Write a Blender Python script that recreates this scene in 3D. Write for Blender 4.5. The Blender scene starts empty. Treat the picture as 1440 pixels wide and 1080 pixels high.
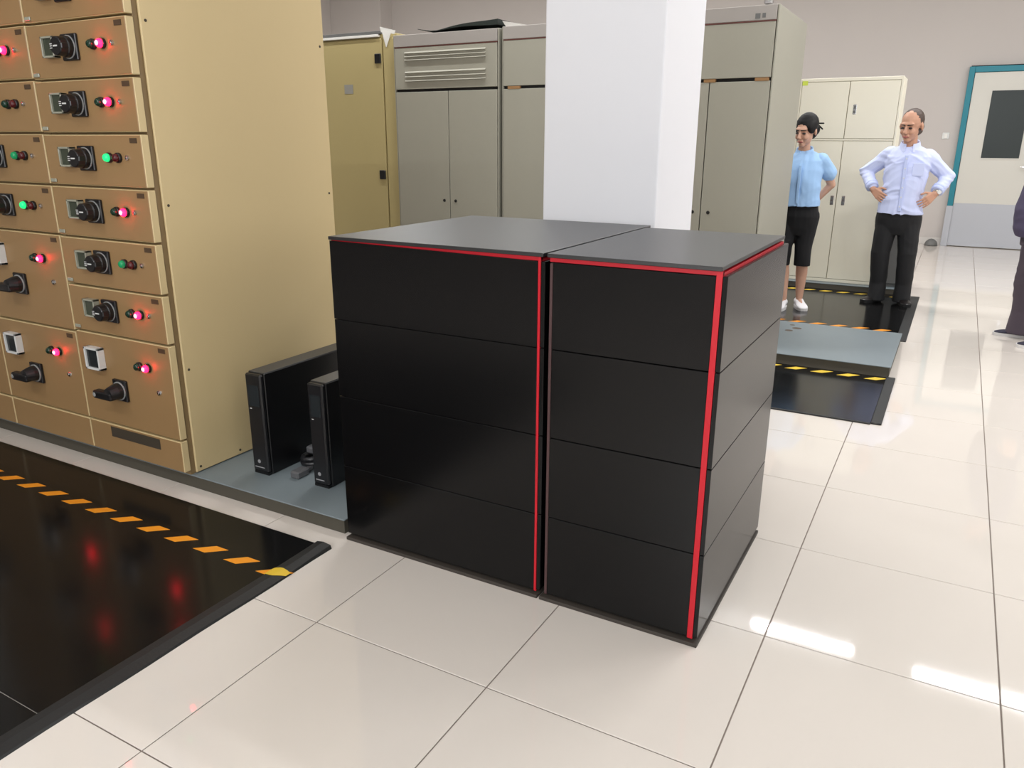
import bpy, bmesh, math, random
from mathutils import Vector, Matrix, Euler, noise

scene = bpy.context.scene
col = scene.collection
random.seed(7)

# ------------------------------------------------------------------ camera
F_PX, YAW, PITCH, ROLL = 1093.324, -0.508364, 0.301752, -0.004308
CAM = Vector((1.50654, -1.49231, 1.39279))
cy_, sy_, cp_, sp_ = math.cos(YAW), math.sin(YAW), math.cos(PITCH), math.sin(PITCH)
fw = Vector((sy_ * cp_, cy_ * cp_, -sp_))
rt0 = Vector((cy_, -sy_, 0.0))
dn0 = fw.cross(rt0)
rt = math.cos(ROLL) * rt0 + math.sin(ROLL) * dn0
dn = -math.sin(ROLL) * rt0 + math.cos(ROLL) * dn0
cam_data = bpy.data.cameras.new('camera')
cam = bpy.data.objects.new('camera', cam_data)
col.objects.link(cam)
M = Matrix.Identity(4)
for i in range(3):
    M[i][0], M[i][1], M[i][2], M[i][3] = rt[i], -dn[i], -fw[i], CAM[i]
cam.matrix_world = M
cam_data.sensor_width = 36.0
cam_data.lens = F_PX / 1440.0 * 36.0
cam_data.clip_start = 0.05
cam_data.clip_end = 100
scene.camera = cam

# ------------------------------------------------------------------ world, exposure, big lights
world = bpy.data.worlds.new('world')
scene.world = world
world.use_nodes = True
world.node_tree.nodes['Background'].inputs[0].default_value = (0.75, 0.85, 1.0, 1)
world.node_tree.nodes['Background'].inputs[1].default_value = 0.4
scene.view_settings.view_transform = 'Standard'
scene.view_settings.look = 'None'
scene.view_settings.gamma = 1.0
scene.view_settings.use_curve_mapping = False
scene.view_settings.exposure = -0.43

ROOM_X0, ROOM_X1, ROOM_Y0, ROOM_Y1, ROOM_H = -9.5, 5.6, -5.0, 11.4, 4.42


def area(name, loc, rot, sx, sy, power, color=(1, 1, 1)):
    d = bpy.data.lights.new(name, 'AREA')
    d.shape = 'RECTANGLE'
    d.size, d.size_y, d.energy, d.color = sx, sy, power, color
    o = bpy.data.objects.new(name, d)
    o.location, o.rotation_euler = loc, rot
    col.objects.link(o)
    return o


# daylight through the windows of the right wall (outside the frame)
WINDOWS_Y = (-2.6, 0.6, 3.8, 7.0)
WINDOWS_P = (40, 32, 38, 30)
for wy, wp in zip(WINDOWS_Y, WINDOWS_P):
    area('window_and_fill_light', (ROOM_X1 - 0.03, wy, 2.0), (0, math.pi / 2, 0), 1.8, 2.2, wp, (0.91, 0.955, 1.0))
# added fill light behind the camera, brightens the faces turned towards it
area('window_and_fill_light', (1.5, ROOM_Y0 + 0.03, 2.3), (math.pi / 2, 0, 0), 4.0, 2.0, 240, (0.93, 0.965, 1.0))


# ------------------------------------------------------------------ materials
def lin(c):
    c = c / 255.0
    return c / 12.92 if c <= 0.04045 else ((c + 0.055) / 1.055) ** 2.4


def mat(name, rgb, rough=0.5, metal=0.0, var=0.0, scale=6.0, spec=0.5, bump=0.0, bscale=40.0,
        coat=0.0, ior=1.5, emit=None, estr=0.0, alpha=1.0, rvar=0.0, trans=0.0):
    m = bpy.data.materials.new(name)
    m.use_nodes = True
    nt = m.node_tree
    b = nt.nodes['Principled BSDF']
    c = (lin(rgb[0]), lin(rgb[1]), lin(rgb[2]), 1)
    b.inputs['Base Color'].default_value = c
    b.inputs['Roughness'].default_value = rough
    b.inputs['Metallic'].default_value = metal
    b.inputs['Specular IOR Level'].default_value = spec
    b.inputs['IOR'].default_value = ior
    b.inputs['Coat Weight'].default_value = coat
    b.inputs['Transmission Weight'].default_value = trans
    if emit:
        b.inputs['Emission Color'].default_value = (emit[0], emit[1], emit[2], 1)
        b.inputs['Emission Strength'].default_value = estr
    tc = nt.nodes.new('ShaderNodeTexCoord')
    if var or rvar:
        n = nt.nodes.new('ShaderNodeTexNoise')
        n.inputs['Scale'].default_value = scale
        n.inputs['Detail'].default_value = 4
        nt.links.new(tc.outputs['Object'], n.inputs['Vector'])
        if var:
            mx = nt.nodes.new('ShaderNodeMix')
            mx.data_type = 'RGBA'
            mx.inputs[6].default_value = tuple(v * (1 - var) for v in c[:3]) + (1,)
            mx.inputs[7].default_value = tuple(min(1, v * (1 + var)) for v in c[:3]) + (1,)
            nt.links.new(n.outputs['Fac'], mx.inputs[0])
            nt.links.new(mx.outputs[2], b.inputs['Base Color'])
        if rvar:
            mr = nt.nodes.new('ShaderNodeMapRange')
            mr.inputs[3].default_value = max(0, rough - rvar)
            mr.inputs[4].default_value = rough + rvar
            nt.links.new(n.outputs['Fac'], mr.inputs[0])
            nt.links.new(mr.outputs[0], b.inputs['Roughness'])
    if bump:
        n2 = nt.nodes.new('ShaderNodeTexNoise')
        n2.inputs['Scale'].default_value = bscale
        n2.inputs['Detail'].default_value = 3
        nt.links.new(tc.outputs['Object'], n2.inputs['Vector'])
        bp = nt.nodes.new('ShaderNodeBump')
        bp.inputs['Strength'].default_value = bump
        bp.inputs['Distance'].default_value = 0.002
        nt.links.new(n2.outputs['Fac'], bp.inputs['Height'])
        nt.links.new(bp.outputs['Normal'], b.inputs['Normal'])
    return m


MT = dict(
    tile=mat('porcelain_tile', (216, 208, 199), 0.042, var=0.03, scale=2.5, rvar=0.01),
    grout=mat('tile_grout', (140, 128, 120), 0.9),
    wall=mat('wall_paint', (192, 185, 180), 0.75, var=0.02, scale=1.5),
    ceil=mat('ceiling_paint', (222, 222, 220), 0.85),
    column=mat('column_paint', (225, 225, 229), 0.6, var=0.01, scale=2),
    skirt=mat('skirting_tile', (205, 200, 195), 0.3),
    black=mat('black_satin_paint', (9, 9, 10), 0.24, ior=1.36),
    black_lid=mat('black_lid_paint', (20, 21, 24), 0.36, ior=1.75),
    core=mat('black_core', (10, 10, 10), 0.6),
    red=mat('red_trim', (188, 14, 34), 0.4),
    maroon=mat('dark_maroon_trim', (72, 48, 48), 0.5),
    baseplate=mat('dark_base_plate', (58, 52, 46), 0.6),
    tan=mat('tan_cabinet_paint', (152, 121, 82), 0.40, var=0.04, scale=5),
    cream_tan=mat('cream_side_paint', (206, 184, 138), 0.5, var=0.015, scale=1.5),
    carcass=mat('tan_carcass_paint', (134, 112, 78), 0.6),
    blackplast=mat('black_plastic', (22, 22, 24), 0.35),
    greyplast=mat('grey_plastic', (150, 152, 150), 0.4),
    meterface=mat('meter_face', (62, 68, 56), 0.15),
    meterdark=mat('dark_meter_face', (40, 44, 46), 0.1),
    clear_rim=mat('pale_meter_rim', (156, 156, 140), 0.25),
    white=mat('white_plastic', (215, 215, 212), 0.4),
    chrome=mat('chrome', (200, 200, 200), 0.2, metal=1.0),
    red_on=mat('lit_red_lens', (230, 20, 60), 0.3, emit=(1.0, 0.002, 0.014), estr=36),
    red_core=mat('lit_red_core', (255, 200, 220), 0.3, emit=(1.0, 0.42, 0.62), estr=2.2),
    red_off=mat('unlit_red_lens', (80, 22, 26), 0.2),
    green_on=mat('lit_green_lens', (20, 210, 100), 0.3, emit=(0.02, 1.0, 0.3), estr=1.1),
    green_dim=mat('dim_green_lens', (20, 130, 78), 0.25, emit=(0.02, 0.5, 0.2), estr=0.25),
    green_off=mat('unlit_green_lens', (18, 52, 38), 0.2),
    labelplate=mat('dark_label_plate', (78, 60, 42), 0.5),
    vent=mat('dark_vent', (62, 54, 42), 0.7),
    platform_top=mat('blue_grey_platform_paint', (118, 128, 132), 0.45, var=0.06, scale=5),
    platform_side=mat('dark_platform_edge', (72, 68, 58), 0.7),
    rust=mat('rust_smudge', (92, 78, 66), 0.8),
    mat_rubber=mat('black_rubber', (18, 18, 18), 0.15, var=0.15, scale=4, rvar=0.04, spec=0.27),
    mat_edge=mat('black_rubber_border', (27, 28, 28), 0.55, bump=0.3, bscale=120),
    orange=mat('orange_tape', (236, 150, 28), 0.5, var=0.06, scale=20),
    yellow=mat('yellow_tape', (222, 186, 50), 0.5),
    grey_cab=mat('grey_green_cabinet_paint', (158, 155, 141), 0.5, var=0.015, scale=1.2),
    grey_head=mat('grey_header_paint', (160, 154, 148), 0.5),
    redline=mat('reddish_seam', (120, 74, 68), 0.6),
    gap=mat('dark_gap', (28, 26, 24), 0.8),
    yellow_cab=mat('yellow_beige_paint', (182, 166, 116), 0.5, var=0.03, scale=1.5),
    brown_tag=mat('brown_tag', (150, 112, 70), 0.7),
    paper=mat('white_paper', (230, 228, 222), 0.8),
    sticker=mat('grey_sticker', (150, 148, 140), 0.6),
    lime=mat('lime_sticker', (215, 230, 90), 0.6),
    ivory=mat('ivory_cabinet_paint', (238, 232, 212), 0.45, var=0.01, scale=1.2),
    ivory_gap=mat('ivory_seam', (150, 142, 118), 0.7),
    lowgrey=mat('mid_grey_panel', (104, 104, 102), 0.55),
    low_lit=mat('lit_grey_panel', (200, 202, 200), 0.5),
    teal=mat('teal_frame_paint', (28, 122, 138), 0.45),
    doorp=mat('door_paint', (206, 203, 194), 0.5, var=0.01, scale=2),
    kick=mat('steel_kick_plate', (178, 180, 186), 0.4, metal=0.25),
    doorglass=mat('dark_door_glass', (48, 54, 53), 0.30, spec=0.25),
    skin=mat('skin', (196, 148, 122), 0.5, var=0.04, scale=25),
    skin_w=mat('skin_light', (202, 158, 134), 0.5, var=0.04, scale=25),
    hair=mat('black_hair', (20, 18, 18), 0.6, spec=0.3, bump=0.4, bscale=160),
    hair_thin=mat('thin_dark_hair', (74, 58, 50), 0.5, bump=0.4, bscale=160),
    brow=mat('brow_hair', (44, 34, 30), 0.7),
    eye=mat('eye_dark', (40, 32, 30), 0.3),
    lip=mat('lip', (165, 92, 86), 0.5),
    shirt_m=mat('pale_blue_shirt_cloth', (204, 212, 244), 0.85, var=0.03, scale=9),
    shirt_w=mat('sky_blue_shirt_cloth', (160, 196, 236), 0.85, var=0.03, scale=9),
    cuff_m=mat('blue_cuff_cloth', (194, 204, 240), 0.85),
    trousers=mat('black_trouser_cloth', (20, 20, 22), 0.8, var=0.1, scale=9),
    capri=mat('black_capri_cloth', (16, 16, 18), 0.85, var=0.1, scale=9),
    shoe_b=mat('black_leather', (26, 22, 22), 0.3),
    shoe_w=mat('white_sneaker', (232, 230, 232), 0.6),
    sole_w=mat('white_sole', (214, 212, 210), 0.7),
    sole_b=mat('black_sole', (18, 18, 18), 0.7),
    jacket=mat('dark_purple_jacket_cloth', (78, 70, 96), 0.85, var=0.05, scale=9),
    trouser_p=mat('purple_grey_trouser_cloth', (82, 72, 82), 0.85, var=0.05, scale=9),
    shoe_n=mat('navy_canvas', (36, 34, 54), 0.7),
    watch=mat('watch_metal', (190, 180, 165), 0.25, metal=0.8),
    lampbody=mat('lamp_housing', (225, 225, 225), 0.5),
    tube=mat('fluorescent_tube', (255, 255, 255), 0.4, emit=(1, 0.99, 0.96), estr=6),
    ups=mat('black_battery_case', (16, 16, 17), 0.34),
    ups_top_sheen=mat('battery_top_sheen', (60, 60, 60), 0.4),  # paler than the case: reflected light put into the colour of the top
    ups_front=mat('battery_front_plastic', (28, 28, 30), 0.3),
    silver=mat('silver_mark', (150, 150, 152), 0.4),
    cable=mat('black_cable', (34, 34, 36), 0.35),
    plug=mat('grey_connector', (90, 90, 92), 0.35),
    sheet=mat('dark_green_sheet', (24, 34, 28), 0.6),
    window=mat('window_frame_paint', (220, 220, 220), 0.5),
)


# ------------------------------------------------------------------ mesh helpers
class MB:
    """collects shapes into one bmesh"""

    def __init__(self):
        self.bm = bmesh.new()

    def _tag(self, geom_before):
        return [v for v in self.bm.verts if v.index == -1]

    def box(self, x0, x1, y0, y1, z0, z1, bev=0.0, seg=1):
        vs = [self.bm.verts.new((x, y, z)) for z in (z0, z1) for y in (y0, y1) for x in (x0, x1)]
        f = [(0, 2, 3, 1), (4, 5, 7, 6), (0, 1, 5, 4), (2, 6, 7, 3), (0, 4, 6, 2), (1, 3, 7, 5)]
        fs = [self.bm.faces.new([vs[i] for i in q]) for q in f]
        if bev:
            es = list({e for q in fs for e in q.edges})
            bmesh.ops.bevel(self.bm, geom=es, offset=bev, segments=seg, affect='EDGES', profile=0.5)
        return self

    def hexa(self, pts):
        """8 points, bottom 4 (counter-clockwise) then top 4"""
        vs = [self.bm.verts.new(p) for p in pts]
        for q in ((3, 2, 1, 0), (4, 5, 6, 7), (0, 1, 5, 4), (1, 2, 6, 5), (2, 3, 7, 6), (3, 0, 4, 7)):
            self.bm.faces.new([vs[i] for i in q])
        return self

    def rings(self, rings, cap=True, closed=True):
        rr = [[self.bm.verts.new(p) for p in r] for r in rings]
        n = len(rr[0])
        for a, b in zip(rr, rr[1:]):
            for i in range(n if closed else n - 1):
                j = (i + 1) % n
                self.bm.faces.new((a[i], a[j], b[j], b[i]))
        if cap:
            self.bm.faces.new(rr[0][::-1])
            self.bm.faces.new(rr[-1])
        return self

    def cyl(self, p0, p1, r0, r1=None, n=20, cap=True):
        r1 = r0 if r1 is None else r1
        p0, p1 = Vector(p0), Vector(p1)
        d = (p1 - p0).normalized()
        u = d.orthogonal().normalized()
        v = d.cross(u)
        ring = lambda p, r: [p + r * (math.cos(2 * math.pi * i / n) * u + math.sin(2 * math.pi * i / n) * v) for i in range(n)]
        return self.rings([ring(p0, r0), ring(p1, r1)], cap)

    def lathe(self, p, axis, prof, n=20):
        """prof: (distance along axis, radius)"""
        p, d = Vector(p), Vector(axis).normalized()
        u = d.orthogonal().normalized()
        v = d.cross(u)
        rs = [[p + h * d + max(r, 1e-4) * (math.cos(2 * math.pi * i / n) * u + math.sin(2 * math.pi * i / n) * v) for i in range(n)] for h, r in prof]
        return self.rings(rs, True)

    def tube(self, pts, r, n=8):
        pts = [Vector(p) for p in pts]
        rs = []
        up = Vector((0, 0, 1))
        for i, p in enumerate(pts):
            d = (pts[min(i + 1, len(pts) - 1)] - pts[max(i - 1, 0)]).normalized()
            u = d.cross(up)
            u = u.normalized() if u.length > 1e-4 else Vector((1, 0, 0))
            v = u.cross(d).normalized()
            rs.append([p + r * (math.cos(2 * math.pi * k / n) * u + math.sin(2 * math.pi * k / n) * v) for k in range(n)])
        return self.rings(rs, True)

    def build(self, name, material, parent=None, smooth=False, origin=None):
        bm = self.bm
        bmesh.ops.recalc_face_normals(bm, faces=bm.faces)
        if parent is not None:
            off = wloc(parent)
        else:
            off = Vector(origin) if origin else Vector((0, 0, 0))
        if off.length:
            bmesh.ops.translate(bm, verts=bm.verts, vec=-off)
        me = bpy.data.meshes.new(name)
        bm.to_mesh(me)
        bm.free()
        if smooth:
            for p in me.polygons:
                p.use_smooth = True
        me.materials.append(MT[material])
        o = bpy.data.objects.new(name, me)
        col.objects.link(o)
        if parent is not None:
            o.parent = parent
        else:
            o.location = off
        return o


def wloc(o):
    v = Vector((0, 0, 0))
    while o is not None:
        v = v + o.location
        o = o.parent
    return v


def tag(o, label=None, cat=None, group=None, kind=None):
    if label: o['label'] = label
    if cat: o['category'] = cat
    if group: o['group'] = group
    if kind: o['kind'] = kind
    return o


def thing(name, loc, label, cat, group=None):
    o = bpy.data.objects.new(name, None)
    o.empty_display_size = 0.1
    o.location = loc
    col.objects.link(o)
    return tag(o, label, cat, group)


def bx(name, material, parent, x0, x1, y0, y1, z0, z1, bev=0.0, label=None):
    o = MB().box(x0, x1, y0, y1, z0, z1, bev).build(name, material, parent)
    if label: o['label'] = label
    return o


# ------------------------------------------------------------------ the room
T = 0.6
fl = MB().box(ROOM_X0, ROOM_X1, ROOM_Y0, ROOM_Y1, -0.12, -0.004).build('floor', 'grout')
tag(fl, kind='structure')
tile_mb = MB().box(0.0018, T - 0.0018, 0.0018, T - 0.0018, -0.004, 0.0, 0.0012)
tile0 = tile_mb.build('tile', 'tile', fl)
tile_mesh = tile0.data
first = True
rest = MB()
IX0, IX1 = int(math.floor(ROOM_X0 / T)), int(math.ceil(ROOM_X1 / T))
IY0, IY1 = int(math.floor(ROOM_Y0 / T)), int(math.ceil(ROOM_Y1 / T))
for j in range(IY0, IY1):
    for i in range(IX0, IX1):
        x0, y0 = i * T, j * T
        x1, y1 = min(x0 + T, ROOM_X1), min(y0 + T, ROOM_Y1)
        x0, y0 = max(x0, ROOM_X0), max(y0, ROOM_Y0)
        # tiles the photograph can show: right of the machines, in front of the wall
        seen = -4 <= i <= 5 and -2 <= j <= 16 and abs(x1 - x0 - T) < 1e-6 and abs(y1 - y0 - T) < 1e-6 and not (j >= 1 and i < 0) \
            and not (i < -1 and j < -1)
        if seen:
            o = tile0 if first else bpy.data.objects.new('tile', tile_mesh)
            if not first:
                col.objects.link(o)
                o.parent = fl
            first = False
            o.location = (x0, y0, 0)
        else:
            rest.box(x0 + 0.0018, x1 - 0.0018, y0 + 0.0018, y1 - 0.0018, -0.004, 0.0)
tag(rest.build('hidden_tiles', 'tile', fl), kind='stuff')

W = 0.2
tag(MB().box(ROOM_X0 - W, ROOM_X1 + W, ROOM_Y1, ROOM_Y1 + W, -0.1, ROOM_H).build('wall_back', 'wall'), kind='structure')
tag(MB().box(ROOM_X0 - W, ROOM_X0, ROOM_Y0, ROOM_Y1, -0.1, ROOM_H).build('wall_left', 'wall'), kind='structure')
tag(MB().box(ROOM_X0 - W, ROOM_X1 + W, ROOM_Y0 - W, ROOM_Y0, -0.1, ROOM_H).build('wall_front', 'wall'), kind='structure')
tag(MB().box(ROOM_X1, ROOM_X1 + W, ROOM_Y0, ROOM_Y1, -0.1, ROOM_H).build('wall_right', 'wall'), kind='structure')
tag(MB().box(ROOM_X0 - W, ROOM_X1 + W, ROOM_Y0 - W, ROOM_Y1 + W, ROOM_H, ROOM_H + 0.15).build('ceiling', 'ceil'), kind='structure')
tag(MB().box(ROOM_X0, -8.3, ROOM_Y1 - 0.35, ROOM_Y1, 0, ROOM_H, 0.004).build('trim_1', 'wall'), kind='structure')
tag(MB().box(-8.3, 1.40, ROOM_Y1 - 0.012, ROOM_Y1, 0, 0.10, 0.003).build('baseboard_back', 'skirt'), kind='structure')

# square white column
tag(MB().box(-0.016, 0.481, 1.50, 1.99, 0, ROOM_H, 0.006, 2).build('column', 'column'), kind='structure')

# door in the back wall
dr = MB().box(1.41, 3.36, ROOM_Y1 - 0.03, ROOM_Y1 - 0.002, 0, 2.40).build('door_1', 'gap')
tag(dr, kind='structure')
f_ = MB()
f_.box(1.392, 1.462, ROOM_Y1 - 0.09, ROOM_Y1 - 0.005, 0.0, 2.385, 0.004)
f_.box(3.30, 3.37, ROOM_Y1 - 0.09, ROOM_Y1 - 0.005, 0.0, 2.385, 0.004)
f_.box(1.462, 3.30, ROOM_Y1 - 0.09, ROOM_Y1 - 0.005, 2.312, 2.385, 0.004)
f_.build('door_frame', 'teal', dr)['label'] = 'teal painted frame'
for k, (xa, xb) in enumerate(((1.466, 2.378), (2.384, 3.296))):
    lf = bx('door_leaf', 'doorp', dr, xa, xb, ROOM_Y1 - 0.075, ROOM_Y1 - 0.03, 0.008, 2.308, 0.003)
    xw = xa + 0.235 if k == 0 else xa + 0.20
    bx('door_window', 'doorglass', lf, xw, xw + 0.445, ROOM_Y1 - 0.080, ROOM_Y1 - 0.072, 1.21, 2.075, 0.002, 'dark glass pane')
    g_ = MB()
    for q in ((xw - .012, xw, 1.198, 2.087), (xw + .445, xw + .457, 1.198, 2.087)):
        g_.box(q[0], q[1], ROOM_Y1 - 0.083, ROOM_Y1 - 0.072, q[2], q[3])
    for q in ((1.198, 1.21), (2.075, 2.087)):
        g_.box(xw, xw + .445, ROOM_Y1 - 0.083, ROOM_Y1 - 0.072, q[0], q[1])
    g_.build('window_bead', 'doorp', lf)
    bx('kick_plate', 'kick', lf, xa + 0.004, xb - 0.004, ROOM_Y1 - 0.079, ROOM_Y1 - 0.073, 0.012, 0.60, 0.001, 'steel kick plate')
    xh = xb - 0.10 if k == 0 else xa + 0.10
    h_ = MB()
    h_.box(xh - 0.022, xh + 0.022, ROOM_Y1 - 0.083, ROOM_Y1 - 0.072, 0.98, 1.16, 0.003)
    h_.tube([(xh, ROOM_Y1 - 0.08, 1.10), (xh, ROOM_Y1 - 0.13, 1.10), (xh + (-.10 if k == 0 else .10), ROOM_Y1 - 0.13, 1.10)], 0.010)
    h_.build('handle', 'chrome', lf)
bx('sill_shoe', 'kick', dr, 1.385, 1.47, ROOM_Y1 - 0.095, ROOM_Y1 - 0.004, 0.0, 0.56, 0.003, 'grey steel shoe on the frame foot')

# window frames of the right wall (out of frame, where the daylight comes in)
for n_, wy in enumerate(WINDOWS_Y):
    wf = MB()
    for q in ((-1.16, -1.08), (1.08, 1.16), (-0.03, 0.03)):
        wf.box(ROOM_X1 - 0.06, ROOM_X1 - 0.001, wy + q[0], wy + q[1], 1.04, 2.96, 0.004)
    for q in ((1.04, 1.12), (2.88, 2.96)):
        wf.box(ROOM_X1 - 0.06, ROOM_X1 - 0.001, wy - 1.08, wy + 1.08, q[0], q[1], 0.004)
    tag(wf.build('window_%d' % (n_ + 1), 'window'), kind='structure')

# light switch and floor stopper by the door
sw = thing('light_switch', (1.233, ROOM_Y1, 1.50), 'small white light switch on the back wall left of the teal door frame', 'switch')
bx('switch_plate', 'white', sw, 1.19, 1.276, ROOM_Y1 - 0.010, ROOM_Y1, 1.457, 1.543, 0.003)
bx('rocker', 'paper', sw, 1.213, 1.253, ROOM_Y1 - 0.016, ROOM_Y1 - 0.009, 1.47, 1.53, 0.003)
ds = MB().lathe((1.27, 11.25, 0.0), (0, 0, 1), ((0, .085), (0.02, .085), (0.06, .07), (0.09, .035), (0.1, .0)), 18)
tag(ds.build('floor_stopper', 'lowgrey', origin=(1.27, 11.25, 0), smooth=True), 'small rounded grey stopper on the floor at the foot of the teal door frame', 'stopper')

# ceiling lamps: the two of the far row are mirrored in the floor
LAMPS = [(0.634, 7.31), (2.452, 7.25), (-1.19, 7.36), (-3.0, 7.4), (4.27, 7.2),
         (-1.19, 3.1), (-3.6, 3.1), (2.0, 3.4), (3.7, 3.4), (0.6, -3.0), (-2.4, -3.0), (3.4, -3.0), (-5.2, 7.4), (-7.2, 7.4)]  # nearer rows and the two far left lamps: unseen, added as fill
for k, (lx, ly) in enumerate(LAMPS):
    lab = {0: 'fluorescent ceiling lamp mirrored in the floor beside the narrow black cabinet',
           1: 'fluorescent ceiling lamp mirrored in the floor at the right edge of the view'}.get(k, 'unseen fluorescent ceiling lamp, assumed in rows under the ceiling outside the view')
    lt = thing('ceiling_lamp', (lx, ly, ROOM_H), lab, 'lamp', 'fluorescent ceiling lamps')
    lt.rotation_euler = (0, 0, 0)
    MB().box(lx - .60, lx + .60, ly - .07, ly + .07, ROOM_H - 0.05, ROOM_H, 0.004).build('housing', 'lampbody', lt)
    tb = MB()
    for s in (-.032, .032):
        tb.cyl((lx - .58, ly + s, ROOM_H - 0.068), (lx + .58, ly + s, ROOM_H - 0.068), 0.014, n=10)
    tb.build('tubes', 'tube', lt)
    L = area('lamp_light', (lx, ly, ROOM_H - 0.09), (0, 0, 0), 1.16, 0.10, 62 if k < 5 else ((80, 75, 72, 66)[k - 5] if k < 9 else (48 if k < 12 else 85)), (0.985, 0.99, 1.0))

# ------------------------------------------------------------------ black cabinets
YF, YB = 0.453, 1.33
seams = [0.022, 0.29, 0.551, 0.823, 1.075]


def black_cabinet(x0, x1, yb, name_label, wide):
    t = thing('black_cabinet', ((x0 + x1) / 2, (YF + yb) / 2, 0), name_label, 'cabinet', 'low black panelled cabinets')
    bx('base_plate', 'baseplate', t, x0 - 0.006 if not wide else x0, x1 + (0.004 if not wide else -.004), YF - 0.012, yb - 0.01, 0.0, 0.012, 0.001)
    bx('core', 'core', t, x0 + 0.014, x1 - 0.016, YF + 0.016, yb - 0.016, 0.012, 1.070)
    xr = x1 - (0.030 if not wide else 0.022)      # right end of the front panels
    xl = x0 + (0.016 if not wide else 0.0)
    for k in range(4):
        z0, z1 = seams[k] + 0.0012, seams[k + 1] - 0.0012
        if wide and k == 3:     # panel top rises to the left, narrowing the red gap under the lid
            m_ = MB().hexa([(xl, YF, z0), (xr, YF, z0), (xr, YF + .015, z0), (xl, YF + .015, z0),
                            (xl, YF, z1 + .010), (xr, YF, z1), (xr, YF + .015, z1), (xl, YF + .015, z1 + .010)])
            m_.build('front_panel', 'black', t)
        else:
            bx('front_panel', 'black', t, xl, xr, YF, YF + 0.015, z0, z1, 0.0012)
        # right side
        zt = z1
        bx('side_panel', 'black', t, x1 - 0.013, x1, YF + 0.002, yb - 0.004, z0, zt, 0.0012)
        bx('side_panel', 'black', t, x0, x0 + 0.013, YF + 0.016, yb - 0.004, z0, zt, 0.0012)
        bx('back_panel', 'black', t, x0 + 0.014, x1 - 0.014, yb - 0.016, yb - 0.002, z0, zt, 0.0012)
    tr = MB().box(xr + 0.001, x1 - 0.0135, YF + 0.001, YF + 0.016, 0.018, 1.086)
    tr.build('red_trim', 'red', t)['label'] = 'upright red strip'
    tr = MB()
    tr.box(x0 + 0.004, x1 - 0.0135, YF + 0.005, YF + 0.015, 1.0745, 1.0865)
    tr.box(x1 - 0.024, x1 - 0.0135, YF + 0.016, yb - 0.02, 1.0665, 1.0815)
    tr.build('red_trim', 'red', t)['label'] = 'level red strip under the lid'
    if not wide:
        bx('dark_trim', 'maroon', t, x0 + 0.006, x0 + 0.0145, YF + 0.002, YF + 0.016, 0.018, 1.07, 0, 'dull maroon strip')
    xo = x1 - 0.014 if not wide else x1 - 0.003
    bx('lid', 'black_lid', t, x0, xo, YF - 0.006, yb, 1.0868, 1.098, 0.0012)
    return t


black_cabinet(-0.262, 0.526, YB, 'wide low black cabinet of stacked panels with one red upright strip, left of the pair', True)
black_cabinet(0.536, 1.037, 1.248, 'narrow low black cabinet with red edge strips, right of the wide black cabinet', False)

# ------------------------------------------------------------------ platforms
def platform(x0, x1, y0, y1, h, label):
    t = thing('platform', ((x0 + x1) / 2, (y0 + y1) / 2, 0), label, 'platform')
    bx('plinth', 'platform_side', t, x0 + 0.01, x1 - 0.006, y0 + 0.006, y1, 0, h - 0.006)
    bx('top_plate', 'platform_top', t, x0, x1, y0, y1, h - 0.006, h, 0.002)
    return t


PH = 0.06
platform(-4.4, -0.29, 0.466, 1.62, PH, 'blue-grey platform under the tan switch cabinets and the black battery towers')
p2 = platform(-4.6, 1.302, 3.70, 4.74, 0.068, 'blue-grey platform between the two black mats, carrying the tall grey cabinets')
for (a, b, s) in ((0.60, 4.52, .035), (0.56, 4.42, .03), (0.55, 4.62, .02)):
    MB().lathe((a, b, 0.0679), (0, 0, 1), ((0, s), (.0006, s * .9), (.0007, 0)), 14).build('rust_smudge', 'rust', p2)
platform(-1.2, 1.215, 6.78, 7.6, 0.055, 'low grey platform under the ivory cupboard')

# ------------------------------------------------------------------ rubber mats
def slab_stripe(mt, xa, y0, y1, w, skew, material, z):
    m_ = MB().hexa([(xa, y0, z), (xa + w, y0, z), (xa + w + skew, y1, z), (xa + skew, y1, z),
                    (xa, y0, z + .0008), (xa + w, y0, z + .0008), (xa + w + skew, y1, z + .0008), (xa + skew, y1, z + .0008)])
    return m_.build('tape_stripe', material, mt)


m1 = thing('rubber_mat', (-1.6, -0.3, 0), 'large glossy black rubber mat with orange dashes in front of the tan switch cabinets', 'mat')
bx('sheet', 'mat_rubber', m1, -4.4, -0.315, -0.648, 0.358, 0.0, 0.006, 0.001)
bx('sheet', 'mat_rubber', m1, -4.4, -0.315, -1.9, -0.652, 0.0, 0.006, 0.001)
e_ = MB()
ys = [-1.9 + i * (2.262 / 24) for i in range(25)]
prof = []
for i, y in enumerate(ys):
    wv = 0.003 * math.sin(i * 1.3)
    lift = 0.008 if i >= 24 else (0.003 if i == 23 else 0.0)
    prof.append([(-0.332 + wv, y, 0.0), (-0.262 + wv * .5, y, 0.0), (-0.266 + wv, y, 0.006 + lift), (-0.300, y, 0.0105 + lift), (-0.330, y, 0.009 + lift * .5)])
e_.rings(prof, True).build('border', 'mat_edge', m1)['label'] = 'raised rubber border'
for k in range(24):
    xa = -0.376 - 0.1553 * k
    o_ = slab_stripe(m1, xa, 0.112, 0.165, 0.060, 0.062, 'orange', 0.006)
ysc = MB()
ysc.rings([[(x, a, z), (x, b, z), (x, b, z + .0008), (x, a, z + .0008)] for (x, a, b, z) in
           ((-.336, .112, .147, .0066), (-.329, .112, .155, .0098), (-.312, .112, .165, .0108), (-.300, .114, .166, .0112), (-.280, .128, .164, .0092), (-.262, .138, .158, .0072))])
ysc.build('tape_end', 'yellow', m1)['label'] = 'yellow end of the tape on the border'

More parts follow.
